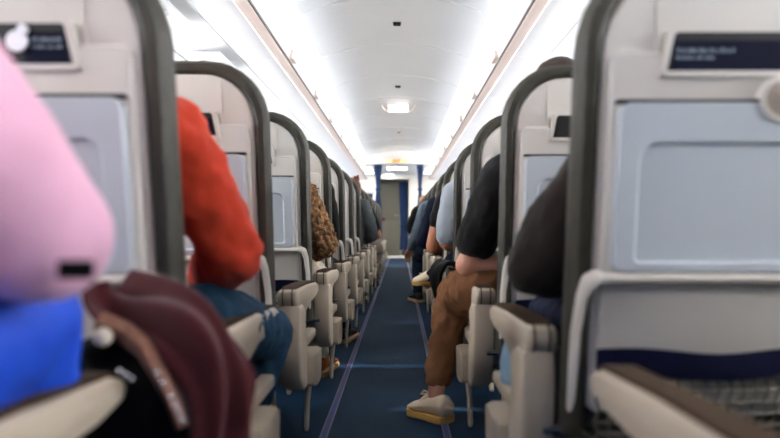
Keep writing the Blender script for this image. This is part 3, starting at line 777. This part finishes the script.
# ------------------------------------------------------------------ loose things
# maroon coat on the near left lap, hanging into the aisle
g = [[at(90, 288, .93), at(110, 284, .95), at(130, 284, .97), at(155, 288, .98)],
     [at(100, 325, .90), at(140, 312, .92), at(180, 306, .95), at(228, 336, .97)],
     [at(160, 365, .90), at(188, 352, .90), at(220, 352, .93), at(256, 374, .95)],
     [at(186, 450, .90), at(204, 455, .88), at(218, 455, .89), at(234, 445, .92)]]
bm = BM(); sheet(bm, g, 56, 56, .012, .012, 3)
tag(obj('coat', bm, M['maroon'], None, at(160, 400, .88), smooth=True), 'maroon wool coat draped over the near left lap into the aisle', 'coat')
# black bag below it
bm = BM()
c0 = at(150, 430, .95)
for py, r in ((395, .055), (440, .062), (490, .065)):
    tube(bm, [at(112, py, .94), at(150, py - 6, .95), at(196, py, .96)], [r, r * 1.08, r], 14, ((0, 1, 0), .5))
tube(bm, [at(150, 385, .95), at(150, 500, .95)], [.06, .07], 14, ((0, 1, 0), .5))
tube(bm, [at(100, 352, .93), at(130, 362, .94)], [.03, .03], 12, ((0, 1, 0), .5))
bag = organic('handbag', bm, M['black'], None, c0, .008, 4, .02, .06)
tag(bag, 'black handbag with a rose gold sequin strap beside the maroon coat', 'handbag')
P = [at(98, 322, .885), at(122, 330, .885), at(142, 347, .88), at(158, 374, .875), at(171, 400, .87), at(181, 428, .87)]
bm = BM(); n = len(P); loops = []
pts = []
for i in range(n - 1):
    for k in range(5): pts.append(P[i].lerp(P[i + 1], k / 5))
pts.append(P[-1])
for i, p in enumerate(pts):
    d = (pts[min(i + 1, len(pts) - 1)] - pts[max(i - 1, 0)]).normalized(); nn = Vector((0, -1, .25)).normalized(); t = d.cross(nn).normalized()
    wv = .015 - .007 * i / len(pts)
    loops.append([p + t * a * wv + nn * (h - .003 * a * a) for a, h in ((-1, 0), (-.5, .006), (0, .008), (.5, .006), (1, 0), (1, -.004), (-1, -.004))])
loft(bm, loops); st = obj('strap', bm, M['sequin'], bag, c0); st['label'] = 'rose gold sequin strap'
for px, py in ((158, 373), (163, 383), (171, 397), (175, 405), (178, 411), (182, 420), (120, 371), (126, 375), (132, 379)):  # mirror balls added for glints on strap and bag
    bm = BM(); ball(bm, at(px, py, .858 if px > 140 else .87), .004, 10); obj('glint_ball', bm, M['chrome'], bag, c0, smooth=True)
bm = BM(); ball(bm, at(103, 337, .86), (.0125, .0125, .0125), 16); tag(obj('pompom', bm, M['cream_cloth'], None, at(103, 337, .86), smooth=True), 'small round white pompom on the maroon coat', 'pompom')
bm = BM(); a = at(56, 270, .555); box(bm, a.x, a.x + .030, a.y, a.y + .008, a.z - .008, a.z + .008, .002)
tag(obj('strap_tab', bm, M['black'], None, a), 'small black strap against the pink top', 'strap')
# black jacket over the third right armrest
bx = .22
g = [[Vector((.255, YR[3] + .30, .50)), Vector((.255, YR[3] + .40, .51)), Vector((.255, YR[3] + .50, .51)), Vector((.255, YR[3] + .60, .50))],
     [Vector((.225, YR[3] + .25, .54)), Vector((.215, YR[3] + .38, .535)), Vector((.215, YR[3] + .52, .53)), Vector((.225, YR[3] + .64, .52))],
     [Vector((.185, YR[3] + .25, .50)), Vector((.155, YR[3] + .38, .50)), Vector((.155, YR[3] + .52, .50)), Vector((.18, YR[3] + .66, .50))],
     [Vector((.185, YR[3] + .30, .40)), Vector((.165, YR[3] + .40, .36)), Vector((.165, YR[3] + .50, .36)), Vector((.18, YR[3] + .62, .42))]]
bm = BM(); sheet(bm, g, 24, 24, .003, .012, 5)
tag(obj('jacket', bm, M['black'], None, (.2, YR[3] + .42, .36), smooth=True), 'black jacket draped over an armrest beyond the man in brown trousers', 'jacket')
# pale blue cloth tucked beside the near right armrest
g = [[at(515, 325, 1.52), at(525, 322, 1.50), at(535, 322, 1.48), at(545, 322, 1.46)],
     [at(505, 345, 1.50), at(522, 345, 1.48), at(535, 345, 1.46), at(548, 345, 1.44)],
     [at(500, 362, 1.50), at(520, 360, 1.48), at(533, 362, 1.46), at(545, 365, 1.44)],
     [at(503, 378, 1.52), at(517, 385, 1.50), at(530, 380, 1.48), at(540, 385, 1.46)]]
bm = BM(); sheet(bm, g, 24, 24, .005, .010, 9)
tag(obj('cloth', bm, M['lightblue'], None, at(522, 380, 1.48), smooth=True), 'crumpled light blue cloth beside the near right armrest', 'cloth')
